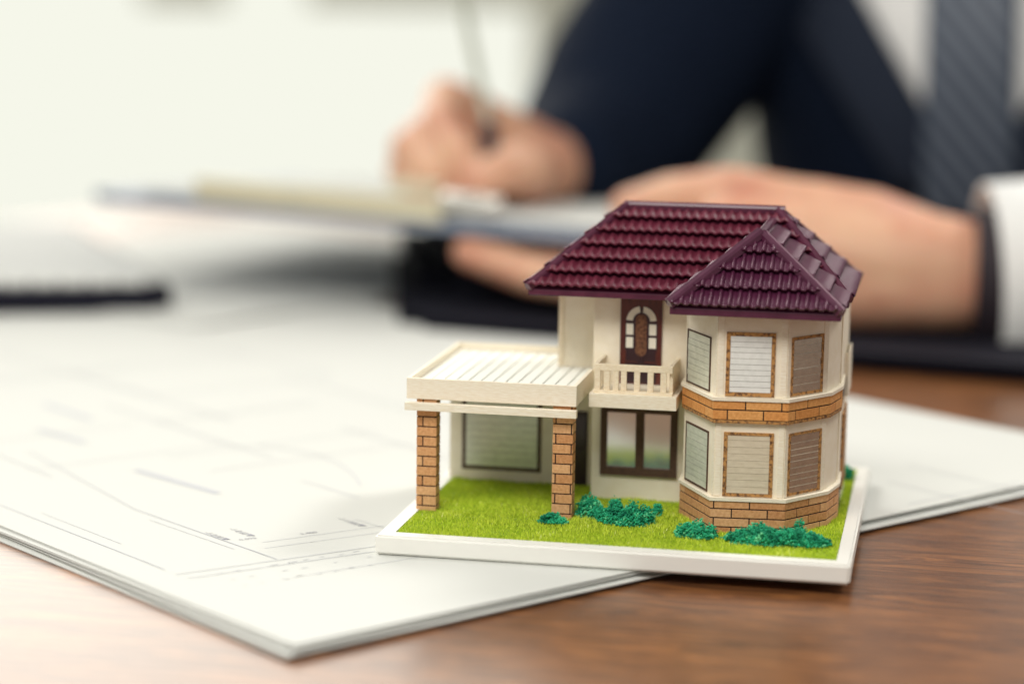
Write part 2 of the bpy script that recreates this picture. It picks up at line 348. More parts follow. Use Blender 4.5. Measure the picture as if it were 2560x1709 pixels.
# grass blades
def inpoly(x, y, P):
    c = np.zeros(x.shape, bool); n = len(P); j = n - 1
    for i in range(n):
        xi, yi = P[i]; xj, yj = P[j]
        c ^= ((yi > y) != (yj > y)) & (x < (xj - xi) * (y - yi) / (yj - yi + 1e-12) + xi); j = i
    return c
def blades(N, hgt, name):
    x = rng.uniform(ri[0] + .02, ri[1] - .02, N); y = rng.uniform(ri[2] + .0, ri[3] - .02, N)
    bad = inpoly(x, y, BB + [(11.42, 9), (7.24, 9)]) | ((x > 4.62) & (y > 5.7) & (x < 11.3) & (y < 9.2)) | ((x > .36) & (y > 7.0) & (x < 11.3) & (y < 9.2))
    bad |= (x > .34) & (x < .88) & (y > 3.0) & (y < 3.45); bad |= (x > 4.0) & (x < 4.56) & (y > 3.0) & (y < 3.45)
    x = x[~bad]; y = y[~bad]; n = len(x)
    cl = np.array([noise.noise(Vector((a * 1.1, b * 1.1, 3))) for a, b in zip(x, y)])
    h = rng.uniform(.55, 1.15, n) * hgt * (1 + .5 * cl); an = rng.uniform(0, 2 * np.pi, n); wd = rng.uniform(.006, .013, n)
    ln = rng.uniform(0, .8, n); la = rng.uniform(0, 2 * np.pi, n)
    z0 = np.full(n, -.06)
    dx = np.cos(an) * wd; dy = np.sin(an) * wd
    mx = x + np.cos(la) * ln * h * .35; my = y + np.sin(la) * ln * h * .35; tx = x + np.cos(la) * ln * h; ty = y + np.sin(la) * ln * h
    tx = np.clip(tx, ri[0] - .03, ri[1] + .03); ty = np.clip(ty, ri[2] - .05, ri[3])
    zz = z0 + h
    V = np.stack([np.stack([x - dx, y - dy, z0], 1), np.stack([x + dx, y + dy, z0], 1), np.stack([mx + dx * .8, my + dy * .8, z0 + h * .6], 1), np.stack([mx - dx * .8, my - dy * .8, z0 + h * .6], 1), np.stack([tx, ty, zz], 1)], 1)
    idx = np.arange(n)[:, None] * 5
    tri = np.concatenate([idx + np.array([0, 1, 2]), idx + np.array([0, 2, 3]), idx + np.array([3, 2, 4])], 1).reshape(-1)
    me = bpy.data.meshes.new(name); me.vertices.add(n * 5); me.vertices.foreach_set('co', V.reshape(-1).astype(np.float32))
    me.loops.add(n * 9); me.loops.foreach_set('vertex_index', tri.astype(np.int32)); me.polygons.add(n * 3)
    me.polygons.foreach_set('loop_start', np.arange(n * 3, dtype=np.int32) * 3); me.update(calc_edges=True)
    tone = np.clip(.45 + .35 * cl + rng.normal(0, .22, n), 0, 1); a = me.attributes.new('tone', 'FLOAT', 'POINT'); a.data.foreach_set('value', np.repeat(tone, 5).astype(np.float32))
    return me
gr = obj('lawn_grass', blades(110000, .105, 'lawn_grass'), M_grass, H); gr['kind'] = 'stuff'

# ---- walls
def part(name, parent=H): return empty_child(name, parent)
def empty_child(name, parent):
    o = bpy.data.objects.new(name, None); C.objects.link(o); o.parent = parent
    return o
bxo('garage_wall', (.33, 4.62, 7.0, 7.12, -.04, 3.14), M_cream, H)
bxo('garage_side_wall', (.33, .45, 7.122, 9.0, -.04, 3.14), M_cream, H)
bxo('garage_rear_wall', (.452, 4.62, 8.88, 9.0, -.04, 3.14), M_cream, H)
bxo('upper_side_wing', (3.50, 4.62, 7.0, 8.6, 3.2, 5.78), M_cream, H)
bxo('corner_post', (3.42, 3.56, 6.95, 7.05, 3.2, 5.78), M_rail, H)
bxo('front_block', (4.622, 7.24, 5.67, 8.9, -.04, 5.78), M_cream, H, .015)
bxo('rear_block', (7.242, 11.30, 5.9, 8.9, -.04, 5.78), M_cream, H)
# bay walls: five facet panels
for k in range(6):
    T = frameT(BW[k], BW[k + 1]); L = (Vector(BW[k + 1]) - Vector(BW[k])).length
    p = bxo('bay_wall_panel', (0.006, L - .006, 0, .1, -.04, 5.78), M_cream, H, .01, T)
    if k in (1, 2, 3, 4):   # raised veneer strips at the corners
        for z0, z1 in ((.93, 2.84), (3.54, 5.7)):
            if k in (1, 2, 3):
                for s in ((.0, .17) if k != 1 else (.0, .07), (L - .17, L) if k != 3 else (L - .2, L)): bxo('corner_strip', (s[0] + .004, s[1] - .012, -.018, .004, z0, z1), M_veneer, H, .006, T)
# inner fill so no gap shows
bm = bmesh.new(); q = [(7.45, 5.95), (7.45, 4.5), (8.42, 2.78), (10.02, 2.94), (10.95, 4.12), (11.18, 5.1), (11.18, 5.95)]
a = [bm.verts.new((x, y, -.04)) for x, y in q]; b = [bm.verts.new((x, y, 5.7)) for x, y in q]; bm.faces.new(a[::-1]); bm.faces.new(b)
for i in range(len(q)): bm.faces.new((a[i - 1], a[i], b[i], b[i - 1]))
obj('bay_core', bm, M_cream, H)
# ---- brick bands
M_brickb = mat('orange_brick_dark', srgb(214, 156, 106), .85, srgb(192, 132, 84), 14, bump=.5, bscale=60, detail=8)
M_brickc = mat('orange_brick_light', srgb(232, 182, 134), .85, srgb(214, 160, 112), 14, bump=.5, bscale=60, detail=8)
M_brick2b = mat('bright_brick_dark', srgb(224, 158, 90), .85, srgb(206, 138, 72), 14, bump=.5, bscale=60, detail=8)
def pick(m): return random.choice([m, m, M_brickb, M_brickc]) if m is M_brick else random.choice([m, m, M_brick2b])
def ring(name, P, P_in, z0, z1, mt, parent):
    bm = bmesh.new(); n = len(P)
    A = [[bm.verts.new((x, y, z)) for x, y in Q] for Q, z in ((P, z0), (P, z1), (P_in, z1), (P_in, z0))]
    for k in range(4):
        u, v = A[k], A[(k + 1) % 4]
        for i in range(n - 1): bm.faces.new((u[i], u[i + 1], v[i + 1], v[i]))
    bm.faces.new([A[k][0] for k in range(4)][::-1]); bm.faces.new([A[k][-1] for k in range(4)])
    bmesh.ops.recalc_face_normals(bm, faces=bm.faces[:]); return obj(name, bm, mt, parent)
def offs(P, d):
    out = []
    for i in range(len(P)):
        ns = []
        if i > 0: e = Vector(P[i]) - Vector(P[i - 1]); ns.append(Vector((e.y, -e.x)).normalized())
        if i < len(P) - 1: e = Vector(P[i + 1]) - Vector(P[i]); ns.append(Vector((e.y, -e.x)).normalized())
        nn = sum(ns, Vector((0, 0))).normalized(); out.append(tuple(Vector(P[i]) + nn * d / max(.5, nn.dot(ns[0]))))
    return out
def band(name, z_rows, mt, lip, under=None, BL=.92, seed=0):
    root = ring(name, offs(BB, -.015), BW, z_rows[0][0], z_rows[-1][1], M_mort, H)
    for r, (z0, z1) in enumerate(z_rows):
        L0 = [0]
        for k in range(6): L0.append(L0[-1] + (Vector(BB[k + 1]) - Vector(BB[k])).length)
        off = (.46 if r % 2 else 0) + seed
        for k in range(6):
            a, b = L0[k], L0[k + 1]; T = frameT(BB[k], BB[k + 1])
            cuts = [a] + [off + i * BL for i in range(-1, 14) if a + .07 < off + i * BL < b - .07] + [b]
            for i, (s, e) in enumerate(zip(cuts, cuts[1:])):
                g0 = .0 if i == 0 else .016; g1 = .0 if i == len(cuts) - 2 else .016
                bxo('brick', (s - a + g0, e - a - g1, 0 if (g0 or i) else 0, .02, z0 + .017, z1 - .017), pick(mt), root, .004, T)
    z = z_rows[-1][1]
    ring('cap_strip', offs(BB, .035), BW, z + .001, z + .085, M_veneer, H)
    return root
band('brick_base_band', [(-.04, .14), (.14, .38), (.38, .62), (.62, .83)], M_brick, True, seed=.3)
band('brick_upper_band', [(2.95, 3.215), (3.215, 3.45)], M_brick2, True, seed=.12)
ring('band_underside_strip', offs(BB, .0), BW, 2.87, 2.948, M_cork, H)
# ---- windows
def window(T, x0, x1, z0, z1, fr, m_fr, m_sl, m_ln, n, name='window', fb=None, slat_gap=.02, proud=.03):
    fb = fb or fr; w = empty_child(name, H); w.parent = H
    w.location = T @ Vector(((x0 + x1) / 2, 0, z0)) - H.location
    bm = bmesh.new()
    for a in ((x0, x1, -proud, .0, z0, z0 + fb), (x0, x1, -proud, .0, z1 - fb, z1), (x0, x0 + fr, -proud, 0, z0 + fb, z1 - fb), (x1 - fr, x1, -proud, 0, z0 + fb, z1 - fb)): box(bm, *a, T=T)
    obj('frame', bm, m_fr, w)
    bxo('pane', (x0 + fr, x1 - fr, -.008, .0, z0 + fb, z1 - fb), m_ln, w, 0, T)
    h = (z1 - z0 - 2 * fb) / n; zz = z0 + fb
    for i in range(n):
        hh = h * (1 + random.uniform(-.08, .08)) if i < n - 1 else z1 - fb - zz
        bxo('slat', (x0 + fr + .004, x1 - fr - .004, -.019, -.009, zz + slat_gap / 2, zz + hh - slat_gap / 2), m_sl, w, 0, T @ Matrix.Rotation(random.uniform(-.002, .002), 4, 'X'))
        zz += hh
    return w
def lab(o, s): o['label'] = s; return o
T2 = frameT(BW[2], BW[3]); T1 = frameT(BW[1], BW[2]); T3 = frameT(BW[3], BW[4])
lab(window(T2, .21, 1.46, 3.56, 5.22, .10, M_cork, M_bwhite, M_lgrey, 10, fb=.10, slat_gap=.012), 'upper middle bay window with white blind')
lab(window(T2, .21, 1.49, .94, 2.62, .10, M_cork, M_brefl_tan, M_lbrown, 9, fb=.08, slat_gap=.008), 'lower middle bay window with blind coloured by a tan reflection')
L1 = (Vector(BW[2]) - Vector(BW[1])).length
lab(window(T1, L1 - 1.95, L1 - .43, 3.58, 5.0, .045, M_brown, M_brefl_green, M_lgrey, 8, fb=.035, slat_gap=.01), 'upper left bay window with blind coloured by a pale green reflection')
lab(window(T1, L1 - 1.9, L1 - .42, .95, 2.54, .045, M_brown, M_brefl_green, M_lgrey, 9, fb=.05, slat_gap=.01), 'lower left bay window with blind coloured by a greenish reflection')
lab(window(T3, .12, 1.36, 3.57, 5.1, .085, M_cork, M_bmetal, M_llight, 7, fb=.075, slat_gap=.026), 'upper right bay window with silver blind')
lab(window(T3, .12, 1.40, .96, 2.6, .085, M_cork, M_bmetal, M_llight, 9, fb=.07, slat_gap=.026), 'lower right bay window with brown reflecting blind')
# garage window, ground floor window
TG = frameT((0, 7.0), (5, 7.0))
lab(window(TG, .70, 2.97, .28, 2.35, .10, M_brown, M_brefl_green, M_lgrey, 9, slat_gap=.012), 'wide window under the carport')
TM = frameT((0, 5.67), (5, 5.67))
w = empty_child('window', H); w.location = Vector((5.9, 5.67, .65)) - H.location; w['label'] = 'two-pane brown framed window under the balcony'
bm = bmesh.new()
for a in ((4.88, 6.99, -.095, 0, .65, .88), (4.88, 6.99, -.095, 0, 2.40, 2.62), (4.88, 5.06, -.095, 0, .88, 2.40), (6.80, 6.99, -.095, 0, .88, 2.40), (5.85, 6.08, -.105, 0, .88, 2.40)): box(bm, *a, bev=.008, T=TM)
obj('frame', bm, M_brown, w)
for x0, x1 in ((5.06, 5.85), (6.08, 6.80)):
    bm = bmesh.new(); vs = box(bm, x0, x1, -.02, 0, .88, 2.40)
    for v in vs:
        if v.co.y < -.01: v.co.y -= (v.co.z - .88) / 1.52 * .04
    for v in vs: v.co = TM @ v.co
    obj('pane', bm, M_mirror, w)
# dark ground floor door
dd = bxo('side_door', (3.92, 4.30, 6.96, 6.999, -.03, 2.1), M_dark, H); dd['label'] = 'dark brown door beside the carport post'
bxo('door_panel', (3.97, 4.25, 6.945, 6.959, 1.1, 2.0), M_doord, dd, .006); bxo('door_panel', (3.97, 4.25, 6.945, 6.959, .1, 1.0), M_doord, dd, .006)
# balcony door, with arched lights
D = bxo('balcony_door', (5.36, 6.50, 5.60, 5.668, 3.2, 5.66), M_door, H, .01); D['label'] = 'mahogany door with arched milky panes'
def strip(name, pts, w, mt, parent, y0, y1):
    bm = bmesh.new(); P = [Vector((x, 0, z)) for x, z in pts]; L = []
    for i, p in enumerate(P):
        t = (P[min(i + 1, len(P) - 1)] - P[max(i - 1, 0)]).normalized(); s = Vector((-t.z, 0, t.x)) * w / 2
        L.append([bm.verts.new(p + s + Vector((0, y, 0))) for y in (y0, y1)] + [bm.verts.new(p - s + Vector((0, y, 0))) for y in (y1, y0)])
    for a, b in zip(L, L[1:]):
        for k in range(4): bm.faces.new((a[k], a[(k + 1) % 4], b[(k + 1) % 4], b[k]))
    if (P[0] - P[-1]).length > 1e-4: bm.faces.new(L[0]); bm.faces.new(L[-1][::-1])
    bmesh.ops.recalc_face_normals(bm, faces=bm.faces[:]); return obj(name, bm, mt, parent)
bxo('door_leaf', (5.50, 6.37, 5.592, 5.60, 3.25, 4.86), M_doord, D, 0)
cx_, cz_ = 5.935, 4.93
bm = bmesh.new(); fv = [bm.verts.new((cx_ + .43 * math.cos(t), 5.5915, cz_ - .07 + .45 * math.sin(t))) for t in [math.pi * i / 20 for i in range(21)]]; bm.faces.new(fv); obj('arch_panel', bm, M_doord, D)
for sgn in (-1, 1):   # arched quarter panes
    bm = bmesh.new(); A = []; B = []
    for i in range(11):
        t = math.radians(4 + 78 * i / 10)
        A.append(bm.verts.new((cx_ + sgn * .41 * math.cos(t), 5.585, cz_ + .0 + .41 * math.sin(t)))); B.append(bm.verts.new((cx_ + sgn * .235 * math.cos(t), 5.585, cz_ + .0 + .235 * math.sin(t))))
    for i in range(10): bm.faces.new((A[i], A[i + 1], B[i + 1], B[i]))
    obj('arched_pane', bm, M_pane, D)
    for z0, z1 in ((4.56, 4.86), (4.20, 4.49)):
        bxo('pane', tuple(sorted((cx_ + sgn * .215, cx_ + sgn * .41))) + (5.582, 5.59, z0, z1), M_pane, D, .004)
    strip('moulding', [(cx_ + sgn * .42, 4.12), (cx_ + sgn * .42, 3.82), (cx_ + sgn * .1, 3.82)], .03, M_door, D, 5.58, 5.592)
oval = [(cx_ + .155 * math.cos(t), (4.95 if math.sin(t) > 0 else 4.15) + .2 * math.sin(t)) for t in [2 * math.pi * i / 28 for i in range(29)]]
bm = bmesh.new(); bm.faces.new([bm.verts.new((x, 5.578, z)) for x, z in oval[:-1]]); bmesh.ops.recalc_face_normals(bm, faces=bm.faces[:]); obj('bronze_ornament', bm, M_orn, D)
strip('oval_moulding', [(cx_ + (x - cx_) * 1.16, z) for x, z in oval], .045, M_doord, D, 5.565, 5.592)
strip('oval_moulding', [(cx_ + (x - cx_) * .93, z) for x, z in oval], .02, M_orn, D, 5.57, 5.592)
strip('centre_moulding', [(cx_, 3.93), (cx_, 3.25)], .05, M_doord, D, 5.575, 5.592)
# ---- balcony
Bc = bxo('balcony', (4.80, 7.14, 3.95, 5.668, 2.83, 3.20), M_veneer, H, .015)
bxo('floor_edge', (4.9, 7.02, 4.06, 4.28, 3.201, 3.27), M_rail, Bc, .01)
bxo('top_rail', (4.91, 7.00, 4.12, 4.24, 3.80, 3.97), M_rail, Bc, .01)
for x in (4.915, 5.17, 5.45, 5.62, 5.975, 6.335, 6.68):
    if x in (5.45,): continue
    bxo('baluster', (x, x + .155, 4.13, 4.22, 3.271, 3.799), M_rail, Bc, .008)
bxo('baluster', (5.42, 5.56, 4.13, 4.22, 3.271, 3.799), M_rail, Bc, .008)
bxo('side_panel', (6.905, 7.0, 4.242, 5.66, 3.202, 3.97), M_rail, Bc, .01)
bxo('side_rail', (4.91, 5.0, 4.242, 5.66, 3.84, 3.97), M_rail, Bc, .01)
for y in (4.6, 5.0, 5.4): bxo('baluster', (4.915, 4.995, y, y + .14, 3.202, 3.838), M_rail, Bc, .008)
# ---- east side balcony and window
Eb = bxo('side_balcony', (11.352, 11.47, 6.95, 8.5, 2.9, 3.35), M_veneer, H, .02)
bm = bmesh.new(); box(bm, 11.44, 11.47, 6.95, 8.5, 3.351, 4.15, .012); box(bm, 11.352, 11.439, 6.95, 7.0, 3.351, 4.1, .01); box(bm, 11.352, 11.439, 8.45, 8.5, 3.351, 4.1, .01); obj('parapet', bm, M_veneer, Eb)
bxo('side_wall', (11.312, 11.35, 5.4, 8.9, -.04, 5.7), M_cream, H)
lab(bxo('side_window', (11.351, 11.41, 6.5, 8.3, .4, 2.5), M_cork, H), 'brown framed window on the side wall')
# ---- carport
bxo('carport_front_board', (.07, 4.64, 2.95, 3.05, 3.0, 3.555), M_veneer, H, .012)
bxo('carport_side_board', (.07, .17, 3.052, 9.1, 3.0, 3.555), M_veneer, H, .012)
bxo('carport_rear_board', (.172, 3.45, 9.0, 9.1, 3.0, 3.555), M_veneer, H, .012)
bxo('carport_side_board', (4.54, 4.64, 3.052, 5.66, 3.0, 3.555), M_veneer, H, .012)
Dk = bxo('carport_deck', (.17, 4.54, 3.05, 9.0, 3.142, 3.32), M_line, H, 0)
n = 13; x0 = .175; pw = (4.535 - x0) / n
for i in range(n): bxo('plank', (x0 + i * pw + .019, x0 + (i + 1) * pw - .019, 3.06, 8.99, 3.321, 3.36), M_deck, Dk, .004)
bxo('carport_beam', (.07, 4.68, 2.72, 2.92, 2.73, 2.93), M_veneer, H, .012)
# pillars of single bricks
for px in (.34, 4.015):
    Pl = bxo('pillar', (px + .015, px + .525, 3.015, 3.435, -.05, 2.995), M_mort, H, 0)
    z = -.05; r = 0
    for z0 in np.arange(-.16, 2.98, .268):
        za = max(z0, -.05); zb = min(z0 + .25, 2.99)
        if zb - za < .05: continue
        off = .17 if r % 2 else None
        if px > 1: off = .085 if r % 2 == 0 else .50
        xs = [0, .54] if off is None else [0, off, .54]
        for a, b in zip(xs, xs[1:]):
            bxo('brick', (px + a + (.016 if a else 0), px + b - (.016 if b < .53 else 0), 3.0, 3.45, za + .016, zb), pick(M_brick), Pl, .005)
        r += 1
# ---- roofs
ROW = .56; TW = .243
prof = []      # barrel with a small side roll
for u in (0, .06, .13, .22, .31, .40, .49, .56, .62, .68, .75, .82, .88, .94, 1):
    h = .092 * math.sin(math.pi * u / .6) ** 1.0 if 0 < u < .6 else 0
    if .6 < u < .94: h = .016 * math.sin(math.pi * (u - .6) / .34)
    prof.append((u, h))
prof2 = []     # flatter skewed roll
for i in range(11):
    u = i / 10
    prof2.append((u, .075 * (.5 - .5 * math.cos(2 * math.pi * (u ** .8)))))
def roof_face(parent, O, sd, td, lower, upper, smax, tmax, mt, rows=None, single=True, k0=0, twist=0):
    """O origin of eave, sd along eave, td up slope; lower/upper(s) give t-limits of a column; twist shears the rolls for the main roof"""
    O = Vector(O); sd = Vector(sd).normalized(); td = Vector(td).normalized(); nd = sd.cross(td).normalized()
    if nd.z < 0: nd = -nd
    flip = sd.cross(td).z < 0
    PR = prof2 if mt is M_roof else prof; STEP = .19 if mt is M_roof else .16
    row = tmax / rows; allbm = bmesh.new() if not single else None
    for r in range(rows):
        t0 = r * row
        s = (-TW * .5 if r % 2 and twist else 0) - .02
        while s < smax:
            bm = allbm if allbm is not None else bmesh.new()
            cols = []
            for u, h in PR:
                ss = s + u * TW
                if ss < 0 or ss > smax: cols.append(None); continue
                lo = max(t0, lower(ss)); hi = min(t0 + row * 1.04, upper(ss))
                if hi - lo < .015: cols.append(None); continue
                c = []
                for f in (0, .08, .5, 1):
                    t = lo + (hi - lo) * f; q = (t - t0) / row
                    ht = h + STEP * (1 - q)
                    if f == 0 and lo == t0: ht = h * .88 + STEP - .012
                    c.append(bm.verts.new(O + sd * (ss + twist * (t - t0)) + td * t + nd * ht))
                # skirt down
                c.insert(0, bm.verts.new(O + sd * ss + td * (lo + .005) + nd * max(0, (h * .85 + STEP - .065))))
                cols.append(c)
            nf = 0
            for a, b in zip(cols, cols[1:]):
                if a and b:
                    for k in range(4):
                        f = (a[k], b[k], b[k + 1], a[k + 1]); bm.faces.new(f if not flip else f[::-1]); nf += 1
            if allbm is None:
                if nf:
                    for v in [v for v in bm.verts if not v.link_faces]: bm.verts.remove(v)
                    o = obj('tile', bm, mt, parent, smooth=True)
                else: bm.free()
            s += TW
    if allbm is not None: o = obj('tile_field', allbm, mt, parent, smooth=True); o['kind'] = 'stuff'
ZE = 5.80
def cap(name, pts, w, h, mt, parent):     # hip / ridge cap: trapezoid roof-ridge moulding with a groove
    a, b = Vector(pts[0]), Vector(pts[1]); d = (b - a).normalized(); s = d.cross(Vector((0, 0, 1))).normalized(); u = s.cross(d).normalized()
    pr = [(-w, -.05), (-w, h * .45), (-w * .75, h * .8), (-w * .35, h), (-w * .15, h * .8), (w * .15, h * .8), (w * .35, h), (w * .75, h * .8), (w, h * .45), (w, -.05)]
    bm = bmesh.new(); L = [[bm.verts.new(p + s * x + u * y) for x, y in pr] for p in (a, b)]; n = len(pr)
    for k in range(n): bm.faces.new((L[0][k], L[0][(k + 1) % n], L[1][(k + 1) % n], L[1][k]))
    bm.faces.new(L[0][::-1]); bm.faces.new(L[1]); bmesh.ops.recalc_face_normals(bm, faces=bm.faces[:])
    return obj(name, bm, mt, parent)
# main roof
x0, x1, y0, y1 = 2.96, 11.50, 4.80, 9.60; rx0, rx1, ry, rz = 5.27, 9.38, 7.2, 7.84
MR = bxo('main_roof', (x0, x1, y0, y1, 5.64, ZE), M_trim, H, .02)
sl = math.hypot(ry - y0, rz - ZE)
hip = lambda s, L, a, b: min(s / a, (L - s) / b, 1) * sl
bay_x0, bay_x1 = 7.13, 11.44
def up_main(s):
    v = hip(s, x1 - x0, rx0 - x0, x1 - rx1); return v
def lo_main(s):   # covered by the bay roof: valley
    x = x0 + s
    if x <= 7.3 or x >= 11.40: return 0
    fr = min((x - 7.13) / 2.15, (11.44 - x) / 2.16, 1) * (7.58 - ZE) / (rz - ZE)
    return max(0, fr * sl - .12)
td = (0, ry - y0, rz - ZE)
roof_face(MR, (x0, y0, ZE), (1, 0, 0), td, lo_main, up_main, x1 - x0, sl, M_roof, rows=6, twist=.0)
sle = math.hypot(x1 - rx1, rz - ZE)
roof_face(MR, (x1, y0, ZE), (0, 1, 0), (-(x1 - rx1), 0, rz - ZE), lambda s: 0, lambda s: min(s / (ry - y0), (4.8 - s) / (y1 - ry)) * sle, 4.8, sle, M_roof2, rows=5)
bm = bmesh.new()
for f in (((x0, y0, ZE), (x1, y0, ZE), (rx1, ry, rz), (rx0, ry, rz)), ((x1, y0, ZE), (x1, y1, ZE), (rx1, ry, rz)), ((x1, y1, ZE), (x0, y1, ZE), (rx0, ry, rz), (rx1, ry, rz)), ((x0, y1, ZE), (x0, y0, ZE), (rx0, ry, rz))):
    bm.faces.new([bm.verts.new(v) for v in f])
obj('roof_deck', bm, M_trim, MR)
roof_face(MR, (x1, y1, ZE), (-1, 0, 0), (0, -(y1 - ry), rz - ZE), lambda s: 0, lambda s: hip(s, x1 - x0, x1 - rx1, rx0 - x0), x1 - x0, sl, M_roof, rows=6, single=False)
slw = math.hypot(rx0 - x0, rz - ZE)
roof_face(MR, (x0, y1, ZE), (0, -1, 0), (rx0 - x0, 0, rz - ZE), lambda s: 0, lambda s: min(s, 4.8 - s) / 2.4 * slw, 4.8, slw, M_roof, rows=5, single=False)
for a, b in (((x0, y0, ZE + .02), (rx0, ry, rz + .03)), ((x1, y0, ZE + .02), (rx1, ry, rz + .03)), ((x1, y1, ZE + .02), (rx1, ry, rz + .03)), ((x0, y1, ZE + .02), (rx0, ry, rz + .03))): cap('hip_cap', (a, b), .115, .17, M_trim, MR)
cap('ridge_cap', ((rx0 - .1, ry, rz + .03), (rx1 + .2, ry, rz + .03)), .12, .16, M_trim, MR)
# bay roof
bx0, bx1, by0 = 7.13, 11.44, 2.10; ax, ay, az = 9.28, 3.68, 7.55; ZB = 5.86
BR = bxo('bay_roof', (bx0, bx1, by0, 4.795, 5.68, ZB), M_roof2, H, .02)
slf = math.hypot(ay - by0, az - ZB)
roof_face(BR, (bx0, by0, ZB), (1, 0, 0), (0, ay - by0, az - ZB), lambda s: 0, lambda s: min(s / (ax - bx0), (bx1 - bx0 - s) / (bx1 - ax)) * slf, bx1 - bx0, slf, M_roof2, rows=4)
sls = math.hypot(bx1 - ax, az - ZB); yv = 6.9
roof_face(BR, (bx1, by0, ZB), (0, 1, 0), (-(bx1 - ax), 0, az - ZB), lambda s: max(0, (s - 2.7) / (yv - 4.8)) * sls, lambda s: min(1, s / (ay - by0)) * sls, yv - by0, sls, M_roof2, rows=5)
roof_face(BR, (bx0, 4.8, ZB), (0, -1, 0), ((ax - bx0), 0, az - ZB), lambda s: 0, lambda s: min(1, (2.7 - s) / (ay - by0)) * sls, 2.7, sls, M_roof2, rows=5, single=False)
bm = bmesh.new()
for f in (((bx0, by0, ZB), (bx1, by0, ZB), (ax, ay, az)), ((bx1, by0, ZB), (bx1, 4.8, ZB), (ax, yv, az), (ax, ay, az)), ((bx0, 4.8, ZB), (bx0, by0, ZB), (ax, ay, az), (ax, yv, az))):
    bm.faces.new([bm.verts.new(v) for v in f])
obj('roof_deck', bm, M_roof2, BR)
cap('hip_cap', ((bx0, by0, ZB + .05), (ax, ay, az + .09)), .13, .2, M_roof2, BR); cap('hip_cap', ((bx1, by0, ZB + .01), (ax, ay, az + .05)), .12, .18, M_roof2, BR)
cap('ridge_cap', ((ax, ay - .08, az + .06), (ax, yv, az + .06)), .13, .16, M_roof2, BR)
# ---- shrubs (glued foam)
_ib = bmesh.new(); bmesh.ops.create_icosphere(_ib, subdivisions=1, radius=1); _ib.verts.ensure_lookup_table()
IV = np.array([tuple(v.co) for v in _ib.verts]); IF = np.array([[v.index for v in f.verts] for f in _ib.faces]); _ib.free()
def shrub(lumps, label, n=760):
    """foam clump: thousands of tiny crumbs and curly fibres, each lump an irregular dome"""
    lumps = [(a, b, c * 1.08, d * 1.08, e * 1.15) for a, b, c, d, e in lumps]
    VV = []; FF = []; TT = []; nv = 0
    for (cx, cy, rx, ry_, rz_) in lumps:
        k = max(60, int(n * rx * ry_ / .12)); base = rng.uniform(-.12, .12)
        th = rng.uniform(0, 2 * np.pi, k); zz = np.clip(rng.uniform(-.1, 1, k), 0, 1); rr = rng.uniform(.62, 1, k); hr = np.sqrt(1 - zz * zz)
        wob = np.array([1 + .42 * noise.noise(Vector((cx * 3 + math.cos(t) * 1.7, cy * 3 + math.sin(t) * 1.7, z * 2.4))) for t, z in zip(th, zz)])
        P = np.stack([cx + np.cos(th) * hr * rx * rr * wob, cy + np.sin(th) * hr * ry_ * rr * wob, zz * rz_ * rr * wob], 1)
        r_ = rng.uniform(.013, .036, k)
        v = (IV[None] * rng.uniform(.5, 1.5, (k, len(IV), 1))) * r_[:, None, None] + P[:, None]
        VV.append(v.reshape(-1, 3)); FF.append((IF[None] + (np.arange(k) * len(IV))[:, None, None] + nv).reshape(-1, 3)); nv += k * len(IV)
        t = np.clip(.5 + base + np.array([noise.noise(Vector(p * 4.5)) for p in P]) * .8 + rng.normal(0, .12, k) + (rr - .8) * .5, 0, 1); TT.append(np.repeat(t, len(IV)))  # inner crumbs darker: shade of the hollows put into the tone
        m_ = 3; q = np.repeat(P, m_, 0); d = rng.normal(0, 1, q.shape); d[:, 2] += .3; d /= np.linalg.norm(d, axis=1)[:, None]; d *= rng.uniform(.03, .075, (len(q), 1))
        sd_ = rng.normal(0, .0045, q.shape)
        w_ = np.stack([q + sd_, q - sd_, q + d], 1).reshape(-1, 3); VV.append(w_); FF.append(np.arange(len(w_)).reshape(-1, 3) + nv); nv += len(w_); TT.append(np.repeat(np.repeat(t, m_) + .12, 3).clip(0, 1))
    V = np.concatenate(VV).astype(np.float32); F = np.concatenate(FF).astype(np.int32)
    me = bpy.data.meshes.new('shrub'); me.vertices.add(len(V)); me.vertices.foreach_set('co', V.reshape(-1)); me.loops.add(F.size); me.loops.foreach_set('vertex_index', F.reshape(-1))
    me.polygons.add(len(F)); me.polygons.foreach_set('loop_start', np.arange(len(F), dtype=np.int32) * 3); me.update(calc_edges=True)
    a = me.attributes.new('tone', 'FLOAT', 'POINT'); a.data.foreach_set('value', np.concatenate([np.repeat(0, 0)] + TT).astype(np.float32))
    o = obj('shrub', me, M_shrub, H); o['label'] = label; return o
shrub([(4.13, 2.52, .33, .25, .19), (4.36, 2.45, .2, .16, .12)], 'small low shrub at the foot of the right pillar')
shrub([(4.98, 3.5, .35, .3, .38), (4.8, 4.15, .2, .2, .33), (5.2, 3.3, .25, .22, .28)], 'rounded shrub right of the pillar')
shrub([(5.72, 3.0, .42, .35, .32), (6.15, 2.85, .42, .35, .34), (6.5, 3.05, .3, .3, .36), (5.62, 3.7, .26, .25, .38), (6.1, 3.6, .2, .2, .36), (5.3, 3.2, .22, .2, .2), (6.7, 4.0, .15, .13, .25)], 'sprawling shrub below the balcony')
shrub([(7.75, 2.0, .32, .26, .28), (8.1, 1.8, .3, .22, .22), (8.35, 2.0, .17, .17, .27), (8.0, 2.2, .2, .15, .33)], 'compact shrub at the left corner of the brick base')
